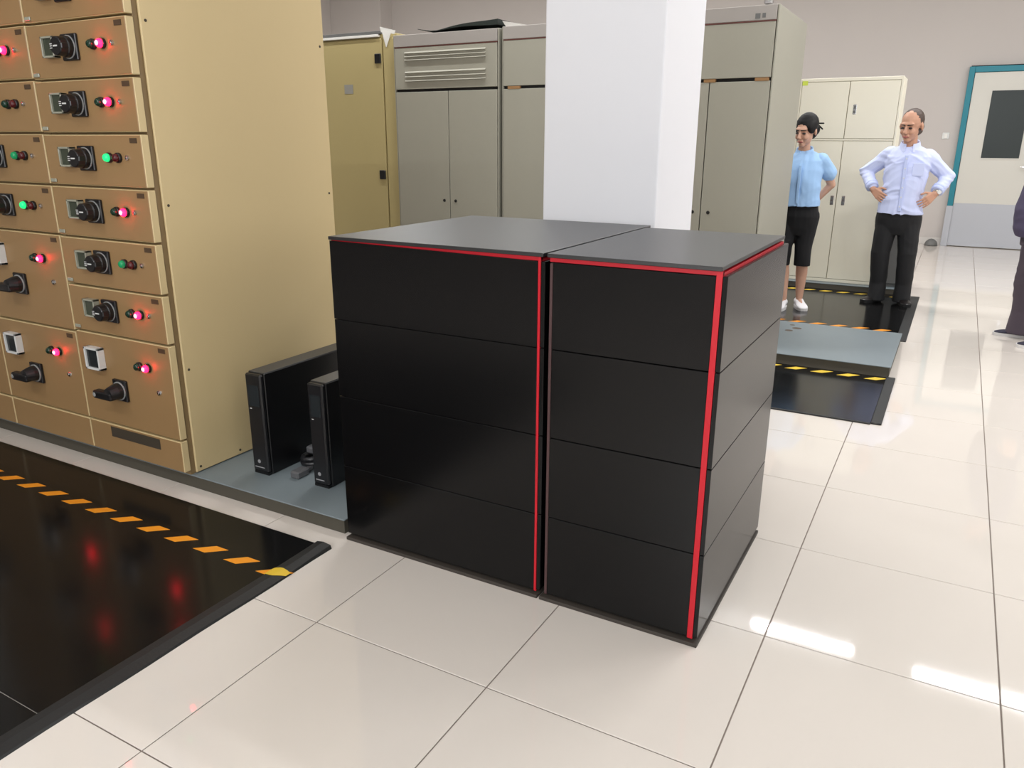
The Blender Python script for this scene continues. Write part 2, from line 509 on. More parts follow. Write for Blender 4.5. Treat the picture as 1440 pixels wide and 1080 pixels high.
m2 = thing('rubber_mat', (0.3, 3.2, 0), 'black rubber mat with yellow dashes on the near side of the far platform', 'mat')
bx('sheet', 'mat_rubber', m2, -3.0, 1.285, 2.735, 3.685, 0.0, 0.006, 0.001)
bx('border', 'mat_edge', m2, 1.285, 1.337, 2.735, 3.685, 0.0, 0.010, 0.003)
bx('border', 'mat_edge', m2, -3.0, 1.285, 2.722, 2.735, 0.0, 0.008, 0.002)
for k in range(14):
    slab_stripe(m2, 1.165 - 0.1575 * k, 3.585, 3.650, 0.070, 0.060, 'yellow', 0.006)

m3 = thing('rubber_mat', (0.3, 5.7, 0), 'black rubber mat the man and woman stand on before the ivory cupboard', 'mat')
bx('sheet', 'mat_rubber', m3, -3.0, 1.262, 4.76, 6.76, 0.0, 0.006, 0.001)
bx('border', 'mat_edge', m3, 1.262, 1.332, 4.76, 6.76, 0.0, 0.0062, 0.002)
for k in range(14):
    slab_stripe(m3, 1.08 - 0.1575 * k, 5.03, 5.10, 0.070, 0.060, 'orange', 0.006)
    slab_stripe(m3, 1.08 - 0.1575 * k, 6.60, 6.66, 0.070, 0.050, 'yellow', 0.006)

# ------------------------------------------------------------------ motor control cabinets
YD = 0.430      # drawer fronts
ZR = [1.0085, 1.22, 1.417, 1.612, 1.812, 2.01]


def lamp(parent, x, z, state):
    b = MB().lathe((x, YD, z), (0, -1, 0), ((0, .0185), (.010, .0185), (.012, .015)), 16).build('lamp_bezel', 'blackplast', parent, True)
    d = {'r': 'red_on', 'g': 'green_on', 'gd': 'green_dim', 'ro': 'red_off', 'go': 'green_off'}[state]
    L = MB().lathe((x, YD - .010, z), (0, -1, 0), ((0, .0155), (.006, .0153), (.012, .0135), (.016, .0095), (.0175, 0)), 16)
    L.build('indicator_lamp', d, parent, True)['label'] = {'r': 'lit red indicator', 'g': 'lit green indicator', 'gd': 'faint green indicator', 'ro': 'unlit red indicator', 'go': 'unlit green indicator'}[state]
    if state == 'r':
        MB().lathe((x, YD - .018, z), (0, -1, 0), ((0, .0095), (.006, .0098), (.010, .008), (.013, .004), (.0135, 0)), 14).build('lamp_core', 'red_core', parent, True)


def drawer(t, x0, z0, z1, kind, green, red):
    x1 = x0 + 0.592
    G = 0.0045
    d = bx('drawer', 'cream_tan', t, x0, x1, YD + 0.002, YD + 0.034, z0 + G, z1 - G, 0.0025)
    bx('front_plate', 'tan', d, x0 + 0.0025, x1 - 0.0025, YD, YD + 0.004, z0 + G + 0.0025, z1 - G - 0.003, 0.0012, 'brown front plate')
    bx('label_plate', 'labelplate', d, x1 - 0.062, x1 - 0.022, YD - 0.002, YD + 0.002, z1 - 0.034, z1 - 0.016)
    if kind == 'small':
        zc = (z0 + z1) / 2 + 0.008
        # square meter with pale rim
        r = MB()
        mx, mz, s = x0 + 0.158, zc + 0.004, 0.037
        for q in ((-s, -s + .007, -s, s), (s - .007, s, -s, s), (-s, s, -s, -s + .007), (-s, s, s - .007, s)):
            r.box(mx + q[0], mx + q[1], YD - 0.026, YD, mz + q[2], mz + q[3], 0.001)
        r.build('meter_rim', 'clear_rim', d)
        bx('meter_face', 'meterface', d, mx - s + .006, mx + s - .006, YD - 0.018, YD, mz - s + .006, mz + s - .006)
        # rotary switch
        hx = x0 + 0.268
        bx('switch_base', 'blackplast', d, hx - .046, hx + .046, YD - 0.012, YD, zc - .046, zc + .046, 0.003)
        MB().lathe((hx, YD - .012, zc), (0, -1, 0), ((0, .041), (.003, .041), (.0031, .034)), 24).build('dial_ring', 'greyplast', d)
        k = MB().lathe((hx, YD - .015, zc), (0, -1, 0), ((0, .038), (.016, .038), (.020, .035), (.044, .033), (.047, .030), (.0475, 0)), 22)
        k.box(hx - .037, hx + .037, YD - 0.062, YD - 0.034, zc - .011, zc + .011, 0.003)
        k.build('switch_knob', 'blackplast', d, False)
        w = MB()
        for a in (-.014, 0, .014):
            w.box(hx - .031, hx - .018, YD - .0632, YD - .0618, zc + a * .5 - .0015, zc + a * .5 + .0015)
        w.box(hx - .012, hx + .012, YD - .0632, YD - .0618, zc - .0025, zc + .0025)
        w.build('knob_marks', 'white', d)
        zl = zc + 0.004
        bx('foot_catch', 'clear_rim', d, x0 + 0.010, x0 + 0.046, YD - 0.006, YD, z0 + 0.012, z0 + 0.026, 0.002)
    else:
        zm = z1 - 0.108
        r = MB()
        mx, s = x0 + 0.128, 0.048
        for q in ((-s, -s + .009, -s, s), (s - .009, s, -s, s), (-s, s, -s, -s + .009), (-s, s, s - .009, s)):
            r.box(mx + q[0], mx + q[1], YD - 0.030, YD, zm + q[2], zm + q[3], 0.001)
        r.build('meter_rim', 'white', d)
        bx('meter_face', 'meterdark', d, mx - s + .008, mx + s - .008, YD - 0.022, YD, zm - s + .008, zm + s - .008)
        hx, zc = x0 + 0.262, z1 - 0.232
        bx('switch_base', 'blackplast', d, hx - .042, hx + .042, YD - 0.014, YD, zc - .046, zc + .046, 0.003)
        MB().lathe((hx, YD - .014, zc), (0, -1, 0), ((0, .040), (.004, .040), (.0041, .033)), 24).build('dial_ring', 'greyplast', d)
        k = MB().lathe((hx, YD - .016, zc), (0, -1, 0), ((0, .036), (.020, .034), (.040, .028), (.052, .024), (.056, 0)), 22)
        k.box(hx - .095, hx + .02, YD - 0.075, YD - 0.040, zc - .030, zc + .006, 0.008, 2)
        k.build('switch_handle', 'blackplast', d)
        MB().lathe((hx - .082, YD - .074, zc - .012), (0, -1, 0), ((0, .010), (.002, .009), (.003, 0)), 14).build('handle_lock', 'greyplast', d)
        zl = z1 - 0.108
    gx, rx, lx = x0 + 0.402, x0 + 0.455, x0 + 0.505
    if kind == 'small':
        lamp(d, gx, zl, green); lamp(d, rx, zl, red)
        MB().lathe((lx, YD, zl), (0, -1, 0), ((0, .010), (.006, .009), (.007, .005), (.009, .004)), 12).build('lock', 'chrome', d)
    else:
        lamp(d, gx, zl, green); lamp(d, rx, zl, red)
        MB().lathe((lx - .002, YD, zl - .098), (0, -1, 0), ((0, .012), (.006, .010), (.007, .005), (.009, .004)), 12).build('lock', 'chrome', d)
    return d


def mcc_column(x0, rows, label, vent, side):
    x1 = x0 + 0.60
    t = thing('switch_cabinet', ((x0 + x1) / 2, 0.95, PH), label, 'cabinet', 'tan switch cabinets in a row')
    bx('carcass', 'carcass', t, x0 + 0.002, x1 - (0.012 if side else 0.002), YD + 0.036, 1.43, PH, 2.30)
    for r in rows:
        drawer(t, x0 + 0.003, *r)
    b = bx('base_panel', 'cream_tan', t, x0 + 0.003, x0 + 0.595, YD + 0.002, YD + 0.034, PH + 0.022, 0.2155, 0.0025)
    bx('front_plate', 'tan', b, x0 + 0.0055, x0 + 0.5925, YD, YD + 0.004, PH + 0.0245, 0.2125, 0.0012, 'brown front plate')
    if vent:
        bx('vent', 'vent', b, x0 + 0.145, x0 + 0.465, YD - 0.0015, YD + 0.003, 0.160, 0.206)
    if side:
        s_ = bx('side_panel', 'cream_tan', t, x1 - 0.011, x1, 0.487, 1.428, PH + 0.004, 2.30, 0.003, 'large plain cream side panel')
        for (yy, zz) in ((.508, 1.157), (.508, .508), (.508, 1.80), (1.40, 1.157), (1.40, .508), (1.40, 1.8), (.72, .085), (.508, .085)):
            MB().lathe((x1, yy, zz), (1, 0, 0), ((-.002, .006), (.002, .005), (.0025, 0)), 10).build('screw', 'vent', s_)
    return t


mcc_column(-1.705, [(1.812, 2.01, 'small', 'go', 'r'), (1.612, 1.812, 'small', 'go', 'r'), (1.417, 1.612, 'small', 'go', 'r'),
                    (1.22, 1.417, 'small', 'g', 'ro'), (1.0185, 1.22, 'small', 'go', 'r'), (0.820, 1.0185, 'small', 'gd', 'ro'),
                    (0.622, 0.820, 'small', 'go', 'r'), (0.2195, 0.622, 'tall', 'go', 'r')],
           'tan switch cabinet of stacked drawers, the nearest one with the wide plain cream side', True, True)
LEFT = [(1.815, 2.01, 'small', 'go', 'ro'), (1.617, 1.815, 'small', 'go', 'r'), (1.419, 1.617, 'small', 'go', 'ro'), (1.22, 1.419, 'small', 'gd', 'ro'),
        (1.021, 1.22, 'small', 'g', 'ro'), (0.612, 1.021, 'tall', 'go', 'r'), (0.2195, 0.612, 'tall', 'go', 'r')]
mcc_column(-2.305, LEFT, 'tan switch cabinet with two tall drawers, cut by the left edge of the photo', False, False)
mcc_column(-2.905, [(1.021, 2.01, 'tall', 'go', 'ro'), (0.2195, 1.021, 'tall', 'go', 'ro')],
           'tan switch cabinet farthest left, only its low base corner in view', False, False)

# ------------------------------------------------------------------ battery towers on the platform
def battery(x0, x1, y0, y1, z1, label):
    t = thing('battery_tower', ((x0 + x1) / 2, (y0 + y1) / 2, PH), label, 'battery pack', 'slim black battery towers')
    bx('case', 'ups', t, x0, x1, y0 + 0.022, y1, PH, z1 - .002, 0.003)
    bx('case_top', 'ups_top_sheen', t, x0 + .002, x1 - .002, y0 + 0.024, y1 - .002, z1 - .004, z1, 0.001)
    f = bx('front_cover', 'ups_front', t, x0 + 0.002, x1 - 0.002, y0, y0 + 0.022, PH + 0.012, z1 - 0.004, 0.006)
    bx('foot_strip', 'ups', t, x0 + 0.004, x1 - 0.004, y0 + .004, y0 + 0.022, PH, PH + 0.012)
    xm = (x0 + x1) / 2
    bx('silver_line', 'silver', f, x0 + 0.016, x1 - 0.022, y0 - 0.001, y0 + 0.002, PH + 0.030, PH + 0.034)
    MB().lathe((xm - .004, y0 - .0005, PH + .058), (0, -1, 0), ((0, .008), (.001, .008), (.0012, 0)), 14).build('round_mark', 'silver', f)
    bx('display', 'meterdark', f, x0 + 0.016, x1 - 0.016, y0 - 0.0008, y0 + 0.002, z1 - 0.14, z1 - 0.05)
    bx('small_light', 'white', f, x0 + 0.018, x0 + 0.028, y0 - 0.0012, y0 + 0.002, z1 - 0.153, z1 - 0.150)
    return t


battery(-0.912, -0.822, 0.615, 1.30, 0.500, 'tall slim black battery tower nearest the cream side panel')
battery(-0.600, -0.518, 0.640, 1.28, 0.500, 'slim black battery tower half hidden behind the wide black cabinet')
cb = thing('cable_bundle', (-0.70, 0.80, PH), 'black cable bundle with grey connectors on the platform between the battery towers', 'cable')
pts = [(-0.735 + 0.055 * math.cos(a * .55) * (1 - a * .01), 0.80 + 0.060 * math.sin(a * .55), PH + 0.012 + 0.0018 * a) for a in range(26)]
MB().tube(pts, 0.011).build('cable', 'cable', cb, True)
MB().box(-0.735, -0.690, 0.645, 0.715, PH, PH + 0.032, 0.006).box(-0.722, -0.703, 0.715, 0.75, PH + .006, PH + 0.024, 0.003).build('connector', 'plug', cb)
MB().box(-0.765, -0.715, 0.775, 0.835, PH + 0.060, PH + 0.090, 0.006).build('connector', 'plug', cb)

# ------------------------------------------------------------------ tall grey cabinets
GY0, GY1, GZ0 = 3.75, 4.70, 0.0695


def louvers(parent, x0, x1, zs):
    for z in zs:
        m_ = MB().hexa([(x0, GY0 - .0005, z), (x1, GY0 - .0005, z), (x1, GY0 + .004, z), (x0, GY0 + .004, z),
                        (x0, GY0 - .0125, z + .003), (x1, GY0 - .0125, z + .003), (x1, GY0 + .004, z + .018), (x0, GY0 + .004, z + .018)])
        m_.build('louver', 'grey_cab', parent)


def grey_cabinet(x0, x1, xs, top, label, lv=False, tags=()):
    t = thing('grey_cabinet', ((x0 + x1) / 2, (GY0 + GY1) / 2, GZ0), label, 'cabinet', 'tall grey cabinets in a row')
    bx('carcass', 'gap', t, x0 + 0.01, x1 - 0.012, GY0 + 0.022, GY1 - 0.01, GZ0, top - 0.01)
    bx('side_panel', 'grey_cab', t, x1 - 0.012, x1, GY0 + 0.004, GY1, GZ0, top, 0.003)
    bx('side_panel', 'grey_cab', t, x0, x0 + 0.010, GY0 + 0.004, GY1, GZ0, top, 0.003)
    bx('top_panel', 'grey_head', t, x0 + 0.01, x1 - 0.012, GY0 + .004, GY1 - .005, top - 0.012, top, 0.002)
    bx('header', 'grey_head', t, x0 + 0.01, x1 - 0.014, GY0 - 0.004, GY0 + 0.022, top - 0.085, top - 0.002, 0.002)
    bx('seam_strip', 'redline', t, x0 + 0.012, x1 - 0.014, GY0 + 0.001, GY0 + 0.022, top - 0.093, top - 0.0855)
    up = bx('upper_panel', 'grey_cab', t, x0 + 0.014, x1 - 0.016, GY0, GY0 + 0.022, 1.781, top - 0.094, 0.002)
    if lv:
        louvers(up, x0 + 0.11, x1 - 0.11, (2.035, 2.01, 1.985, 1.895, 1.865, 1.835))
    for (a, b, s) in ((x0 + 0.014, xs - 0.003, 1), (xs + 0.003, x1 - 0.016, -1)):
        d = bx('door', 'grey_cab', t, a, b, GY0, GY0 + 0.022, GZ0 + 0.09, 1.760, 0.002)
        MB().lathe((b - 0.05 if s == 1 else a + 0.05, GY0, 0.95), (0, -1, 0), ((0, .012), (.004, .011), (.005, 0)), 12).build('lock', 'gap', d)
    bx('kick_strip', 'grey_head', t, x0 + 0.012, x1 - 0.014, GY0 + .004, GY0 + 0.022, GZ0, GZ0 + 0.085)
    for (a, w) in tags:
        bx('brown_tag', 'brown_tag', t, a, a + w, GY0 - 0.002, GY0 + 0.02, 1.760, 1.779)
    return t


grey_cabinet(-2.482, -1.535, -1.98, 2.172, 'tall grey cabinet with louvers above its doors, next to the yellow cabinet', True)
grey_cabinet(-1.510, -0.560, -1.03, 2.178, 'tall grey cabinet partly hidden behind the left side of the white column', False, ((-1.46, .10),))
grey_cabinet(-0.545, 0.410, 0.018, 2.190, 'tall grey cabinet right of the white column with its pale side beside the woman', False, ((-0.02, .075), (0.30, .085)))
nm = bpy.data.objects.get('grey_cabinet.002')
for (tx, tz, cabx) in ((0.27, 2.128, nm),):
    b_ = MB()
    b_.box(tx, tx + 0.030, GY0 - 0.0055, GY0 - 0.003, tz - .014, tz + .016)
    b_.box(tx + .042, tx + 0.062, GY0 - 0.0055, GY0 - 0.003, tz - .010, tz + .016)
    b_.build('name_plate', 'lowgrey', cabx)
b_ = MB().box(0.31, 0.36, GY0 + .005, GY0 + .06, 2.19, 2.225, .01).box(0.32, 0.345, GY0 + .02, GY0 + .045, 2.225, 2.25, .006)
b_.build('lifting_eye', 'chrome', nm)

# dark sheet lying on top of the louvered cabinet
sh = MB()
rs = []
for i in range(13):
    u = i / 12
    x = -2.25 + 0.70 * u
    z = 2.175 + 0.018 * math.sin(u * 3.0) ** 2 + 0.03 * max(0, u - .3) + (0.028 * (1 - u / .2) if u < .2 else 0)
    hgt = 0.004 + 0.045 * max(0.0, u - .25)
    rs.append([(x, 3.76, z), (x, 4.45, z), (x, 4.45, z + hgt), (x, 3.76, z + hgt)])
sh.rings(rs, True)
tag(sh.build('roof_sheet', 'sheet', origin=(-1.9, 4.1, 2.172)), 'warped dark sheet lying on top of the louvered grey cabinet', 'sheet')
ps = MB().hexa([(-1.50, 3.80, 2.1785), (-1.32, 3.80, 2.1785), (-1.34, 4.1, 2.1785), (-1.49, 4.1, 2.1785),
                (-1.53, 3.79, 2.222), (-1.33, 3.80, 2.184), (-1.34, 4.1, 2.184), (-1.50, 4.1, 2.215)])
tag(ps.build('paper_scrap', 'paper', origin=(-1.42, 3.95, 2.178)), 'white scrap of paper on the grey cabinet left of the white column', 'paper')

# ------------------------------------------------------------------ yellow cabinet beside them
yc = thing('yellow_cabinet', (-2.95, 4.25, GZ0), 'yellow-beige cabinet with black hinges between the tan and the grey cabinets', 'cabinet')
bx('carcass', 'yellow_cab', yc, -3.45, -2.497, 3.822, 4.70, GZ0, 2.20, 0.003)
yd = bx('door', 'yellow_cab', yc, -3.40, -2.632, 3.798, 3.822, GZ0 + 0.08, 2.165, 0.003)
bx('corner_post', 'yellow_cab', yc, -2.620, -2.499, 3.800, 3.822, GZ0, 2.165, 0.003)
for z in (2.02, 1.13, 0.35):
    bx('hinge', 'blackplast', yd, -2.70, -2.640, 3.786, 3.800, z - 0.036, z + 0.036, 0.004)
bx('sticker', 'sticker', yd, -3.03, -2.94, 3.796, 3.799, 1.765, 1.835)
bx('top_trim', 'paper', yc, -3.45, -2.66, 3.785, 3.822, 2.178, 2.196, 0.002, 'bright trim along the top')
bx('top_cover', 'lowgrey', yc, -3.45, -2.64, 3.80, 4.68, 2.20, 2.222, 0.002)
pp = MB().hexa([(-2.63, 3.796, 2.21), (-2.50, 3.796, 2.19), (-2.50, 3.799, 2.19), (-2.63, 3.799, 2.21),
                (-2.64, 3.796, 2.25), (-2.49, 3.796, 2.215), (-2.49, 3.80, 2.215), (-2.64, 3.80, 2.25)])
pp.hexa([(-2.585, 3.795, 2.10), (-2.58, 3.795, 2.10), (-2.58, 3.7985, 2.10), (-2.585, 3.7985, 2.10),
         (-2.62, 3.795, 2.215), (-2.53, 3.795, 2.205), (-2.53, 3.7985, 2.205), (-2.62, 3.7985, 2.215)])
tag(pp.build('torn_paper', 'paper', origin=(-2.57, 3.797, 2.2)), 'torn white paper hanging at the top corner of the yellow cabinet', 'paper')

# ------------------------------------------------------------------ ivory cupboard
CY0, CY1, CZ0 = 6.90, 7.32, 0.0555
ic = thing('ivory_cupboard', (0.46, 7.1, CZ0), 'tall ivory steel cupboard with four doors behind the man and woman', 'cupboard')
bx('carcass', 'ivory', ic, 0.010, 0.922, CY0 + 0.018, CY1, CZ0, 1.985, 0.003)
bx('door_gap', 'ivory_gap', ic, 0.022, 0.910, CY0 + 0.012, CY0 + 0.019, 0.085, 1.970)
f_ = MB()
f_.box(0.010, 0.030, CY0, CY0 + .018, CZ0, 1.985, .002).box(0.902, 0.922, CY0, CY0 + .018, CZ0, 1.985, .002)
f_.box(0.030, 0.902, CY0, CY0 + .018, 1.955, 1.985, .002).box(0.030, 0.902, CY0, CY0 + .018, CZ0, 0.085, .002)
f_.box(0.030, 0.902, CY0, CY0 + .018, 1.418, 1.434, .002)
f_.build('front_frame', 'ivory', ic)
for (za, zb, zh) in ((1.438, 1.951, 1.70), (0.089, 1.414, 0.858)):
    for (xa, xb, hx) in ((0.033, 0.463, 0.428), (0.469, 0.899, 0.532)):
        d = bx('door', 'ivory', ic, xa, xb, CY0 - 0.002, CY0 + 0.016, za, zb, 0.003)
        if zb > 1.5 and hx < .5:
            continue
        bx('handle_recess', 'chrome', d, hx - 0.016, hx + 0.016, CY0 - 0.006, CY0, zh - 0.045, zh + 0.045, 0.003)
        h_ = MB().box(hx - 0.010, hx + 0.010, CY0 - 0.0085, CY0 - 0.005, zh + 0.004, zh + 0.034, .001).box(hx - 0.010, hx + 0.010, CY0 - 0.0085, CY0 - 0.005, zh - 0.034, zh - 0.008, .001)
        h_.build('handle_grip', 'lowgrey', d)
bx('lime_sticker', 'lime', ic, 0.034, 0.085, CY0 - 0.004, CY0 - 0.001, 1.925, 1.965)
lc = thing('low_cabinet', (1.08, 7.1, CZ0), 'low grey cabinet behind the man\'s legs, right of the ivory cupboard', 'cabinet')
bx('carcass', 'lowgrey', lc, 0.94, 1.188, 6.925, 7.35, CZ0, 0.70, 0.003)  # dark front is painted shade, paler side and top are painted light
bx('side_panel', 'low_lit', lc, 1.188, 1.198, 6.915, 7.36, CZ0, 0.70, 0.002)
bx('top_panel', 'low_lit', lc, 0.94, 1.20, 6.915, 7.36, 0.70, 0.715, 0.002)
d_ = bx('door', 'lowgrey', lc, 0.948, 1.182, 6.908, 6.925, CZ0 + .03, 0.69, 0.003)
bx('pull', 'chrome', d_, 0.965, 0.975, 6.895, 6.909, 0.45, 0.54, .002)


# ------------------------------------------------------------------ people
class Blob:
    """union of tapered shapes, grown into one skin by a voxel remesh"""

    def __init__(self):
        self.mb = MB()
        self.M = Matrix.Identity(4)

    def cap(self, p0, r0, p1, r1, n=14, flat=1.0, flatdir=None):
        p0, p1 = Vector(p0), Vector(p1)
        d = p1 - p0
        L = d.length
        d.normalize()
        if flatdir is None:
            u = d.orthogonal().normalized()
        else:
            u = Vector(flatdir) - Vector(flatdir).dot(d) * d
            u.normalize()
        v = d.cross(u)
        prof = []
        for k in range(5):
            a = math.pi / 2 * (1 - k / 4)
            prof.append((-r0 * math.sin(a), max(r0 * math.cos(a), 1e-3)))
        for k in range(5):
            a = math.pi / 2 * k / 4
            prof.append((L + r1 * math.sin(a), max(r1 * math.cos(a), 1e-3)))
        rs = []
        for h, r in prof:
            rs.append([self.M @ (p0 + h * d + r * (flat * math.cos(2 * math.pi * i / n) * u + math.sin(2 * math.pi * i / n) * v)) for i in range(n)])
        self.mb.rings(rs)
        return self

    def ell(self, c, rx, ry, rz, rot=(0, 0, 0), n=18, m=10):
        R = Euler(rot).to_matrix()
        c = Vector(c)
        rs = []
        for k in range(m + 1):
            a = -math.pi / 2 + math.pi * k / m
            ca = max(math.cos(a), 0.02)
            rs.append([self.M @ (c + R @ Vector((rx * ca * math.cos(2 * math.pi * i / n), ry * ca * math.sin(2 * math.pi * i / n), rz * math.sin(a)))) for i in range(n)])
        self.mb.rings(rs)
        return self

    def loft(self, secs, n=22, p=2.3):
        """secs: (cx, cy, cz, rx, ry, yaw) horizontal super-ellipses"""
        rs = []
        for s in secs:
            cx, cy, cz, rx, ry = s[:5]
            yw = s[5] if len(s) > 5 else 0
            ring = []
            for i in range(n):
                a = 2 * math.pi * i / n
                ca, sa = math.cos(a), math.sin(a)
                x = rx * math.copysign(abs(ca) ** (2 / p), ca)
                y = ry * math.copysign(abs(sa) ** (2 / p), sa)
                ring.append(self.M @ Vector((cx + x * math.cos(yw) - y * math.sin(yw), cy + x * math.sin(yw) + y * math.cos(yw), cz)))
            rs.append(ring)
        self.mb.rings(rs)
        return self

    def build(self, name, material, parent, voxel=0.007, smooth=4, wr=0.0, wf=(14, 14, 7), seed=0.0):
        off = wloc(parent)
        bm = self.mb.bm
        bmesh.ops.recalc_face_normals(bm, faces=bm.faces)
        bmesh.ops.translate(bm, verts=bm.verts, vec=-off)
        me = bpy.data.meshes.new(name)
        bm.to_mesh(me)
        bm.free()
        tmp = bpy.data.objects.new('tmp', me)
        col.objects.link(tmp)
        r = tmp.modifiers.new('r', 'REMESH')
        r.mode = 'VOXEL'
        r.voxel_size = voxel
        s = tmp.modifiers.new('s', 'SMOOTH')
        s.iterations = smooth
        s.factor = 0.5
        dg = bpy.context.evaluated_depsgraph_get()
        dg.update()
        new = bpy.data.meshes.new_from_object(tmp.evaluated_get(dg))
        bpy.data.objects.remove(tmp)
        bpy.data.meshes.remove(me)
        if wr:
            co = []
            for v in new.vertices:
                p = v.co
                q = Vector((p.x * wf[0] + seed, p.y * wf[1], p.z * wf[2]))
                w_ = Vector((noise.noise(q * .35), noise.noise(q * .35 + Vector((9, 3, 1))), 0))
                sgn = 1 if p.x > 0 else -1
                a_ = q.x * .55 + sgn * q.z * .85 + 1.6 * w_.x
                b_ = sgn * q.z * .30 - q.x * .25 + 1.2 * w_.y
                h = (0.5 - abs(noise.noise(Vector((a_, b_, q.y * .4))))) * 1.3 + 0.45 * noise.noise(Vector((a_ * 1.9, b_ * 1.5, q.y))) - .35
                co.append(p + v.normal * (wr * h))
            for v, c in zip(new.vertices, co):
                v.co = c
        for p in new.polygons:
            p.use_smooth = True
        new.name = name
        new.materials.clear()
        new.materials.append(MT[material])
        o = bpy.data.objects.new(name, new)
        col.objects.link(o)
        o.parent = parent
        return o


def hmat(c, yaw, pitch, roll, k=1.0):
    """head frame: face looks along local -Y; yaw turns it, pitch nods it down"""
    return Matrix.Translation(Vector(c)) @ (Matrix.Rotation(yaw, 4, 'Z') @ Matrix.Rotation(roll, 4, 'Y') @ Matrix.Rotation(pitch, 4, 'X')) @ Matrix.Scale(k, 4)


def head(B, H, fem=False):
    B.M = H
    s = 0.95 if fem else 1.0
    B.ell((0, .016, .028), .076 * s, .094 * s, .090 * s)
    B.ell((0, -.018, -.040), .060 * s, .070 * s, .076 * s)
    B.ell((0, -.062, -.094), .027 * s, .024, .021)
    B.ell((.030, -.058, -.035), .026, .026, .028)
    B.ell((-.030, -.058, -.035), .026, .026, .028)
    B.ell((0, -.072, .026), .054 * s, .018, .014)
    B.cap((0, -.084, .008), .009, (0, -.106, -.030), .0135)
    B.ell((0, -.100, -.036), .018, .012, .009)
    B.ell((0, -.084, -.064), .024, .010, .010)
    for k in (-1, 1):
        B.ell((k * .079 * s, .008, -.012), .010, .019, .031, (0, 0, k * .35))
    B.M = Matrix.Identity(4)


def face_parts(body, H, t):
    for k in (-1, 1):
        B = MB()
        e = Blob(); e.M = H
        e.ell((k * .030, -.0815, -.002), .015, .009, .0075)
        e.build('eye', 'eye', body, 0.003, 1)
        e = Blob(); e.M = H
        e.cap((k * .012, -.090, .022), .0045, (k * .046, -.077, .024), .0035)
        e.build('eyebrow', 'brow', body, 0.0028, 1)
    e = Blob(); e.M = H
    e.cap((-.020, -.090, -.066), .005, (.020, -.090, -.066), .005)
    e.ell((0, -.093, -.066), .014, .006, .008)
    e.build('mouth', 'lip', body, 0.003, 1)


def hand(B, wrist, fdir, nrm, thumb_side, curl=0.6, L=0.18):
    """palm and five separate fingers; nrm = palm normal the fingers curl towards"""
    w, f, n = Vector(wrist), Vector(fdir).normalized(), Vector(nrm)
    n = (n - n.dot(f) * f).normalized()
    s = f.cross(n).normalized() * thumb_side          # towards the thumb
    palm = 0.50 * L
    kn = w + f * palm
    for a in (-1.0, -.33, .33, 1.0):
        B.cap(w + s * a * .016, .014, kn + s * a * .030, .0125, n=10)
    lens = [0.40, 0.48, 0.52, 0.47]
    for i, a in enumerate((-1.0, -.36, .30, .96)):
        p = kn + s * a * .032
        d = (f + s * a * .10).normalized()
        l = lens[i] * L
        ang = 0
        for k, fr in enumerate((.45, .32, .23)):
            ang += curl * (.45 if k == 0 else .6)
            q = p + (d * math.cos(ang) + n * math.sin(ang)) * l * fr
            B.cap(p, .0088 - .0008 * k, q, .0082 - .0008 * k, n=9)
            p = q
    b = w + f * palm * .28 + s * .020
    q = b + (f * .6 + s * .75 + n * .25).normalized() * .050
    B.cap(b, .013, q, .0105, n=9)
    B.cap(q, .0105, q + (f * .9 + s * .25 + n * .35).normalized() * .036, .009, n=9)


def shoe(t, heel, toe, material, sole, h=0.075, w=0.047, z0=0.0072):
    heel, toe = Vector((heel[0], heel[1], 0)), Vector((toe[0], toe[1], 0))
    d = (toe - heel)
    L = d.length
    d.normalize()
    s = Vector((-d.y, d.x, 0))
    B = Blob()
    rs = []
    prof = [(0.0, .55, .70), (.06, .80, .95), (.18, .86, 1.0), (.32, .84, .98), (.5, .92, .74), (.68, 1.05, .56), (.84, .98, .45), (.95, .70, .34), (1.0, .35, .22)]
    for u, ww, hh in prof:
        c = heel + d * (u * L)
        ring = []
        for i in range(16):
            a = 2 * math.pi * i / 16
            ring.append(c + s * (w * ww * math.cos(a)) + Vector((0, 0, z0 + .014 + (h * hh - .010) * (0.5 + 0.5 * math.sin(a)))))
        rs.append(ring)
    B.mb.rings(rs)
    o = B.build('shoe', material, t, 0.005, 3)
    S = MB()
    rs = []
    for z, g in ((z0, 1.10), (z0 + .024, 1.14)):
        ring = []
        for k in range(24):
            a = 2 * math.pi * k / 24
            u = 0.5 - 0.5 * math.cos(a)
            ww = (.80 + .24 * u) * abs(math.sin(a)) ** .55
            ring.append(heel + d * ((u * 1.02 - .01) * L) + s * (w * g * ww * math.copysign(1, math.sin(a))) + Vector((0, 0, z)))
        rs.append(ring)
    S.rings(rs)
    S.build('sole', sole, o)
    return o, d, s


# --- the man, hands on his hips
mn = thing('person', (1.09, 6.30, 0.0072), 'person in pale blue long-sleeved shirt and black trousers, standing with hands on hips', 'person')
HM = hmat((1.073, 6.250, 1.543), -0.34, 0.26, 0.04, 1.10)
B = Blob()
head(B, HM)
B.cap((1.085, 6.335, 1.30), .058, (1.080, 6.285, 1.47), .052)
B.loft([(1.075, 6.32, .80, .150, .105), (1.075, 6.32, .95, .150, .105), (1.08, 6.32, 1.12, .150, .105), (1.085, 6.33, 1.25, .165, .105), (1.085, 6.33, 1.33, .13, .08), (1.085, 6.33, 1.37, .07, .06)])
for (sh_, el, wr_) in (((.935, 6.345, 1.312), (.752, 6.425, 1.155), (.842, 6.262, 1.005)), ((1.240, 6.345, 1.292), (1.408, 6.425, 1.120), (1.335, 6.255, .985))):
    B.cap(sh_, .050, el, .038).cap(el, .036, wr_, .026)
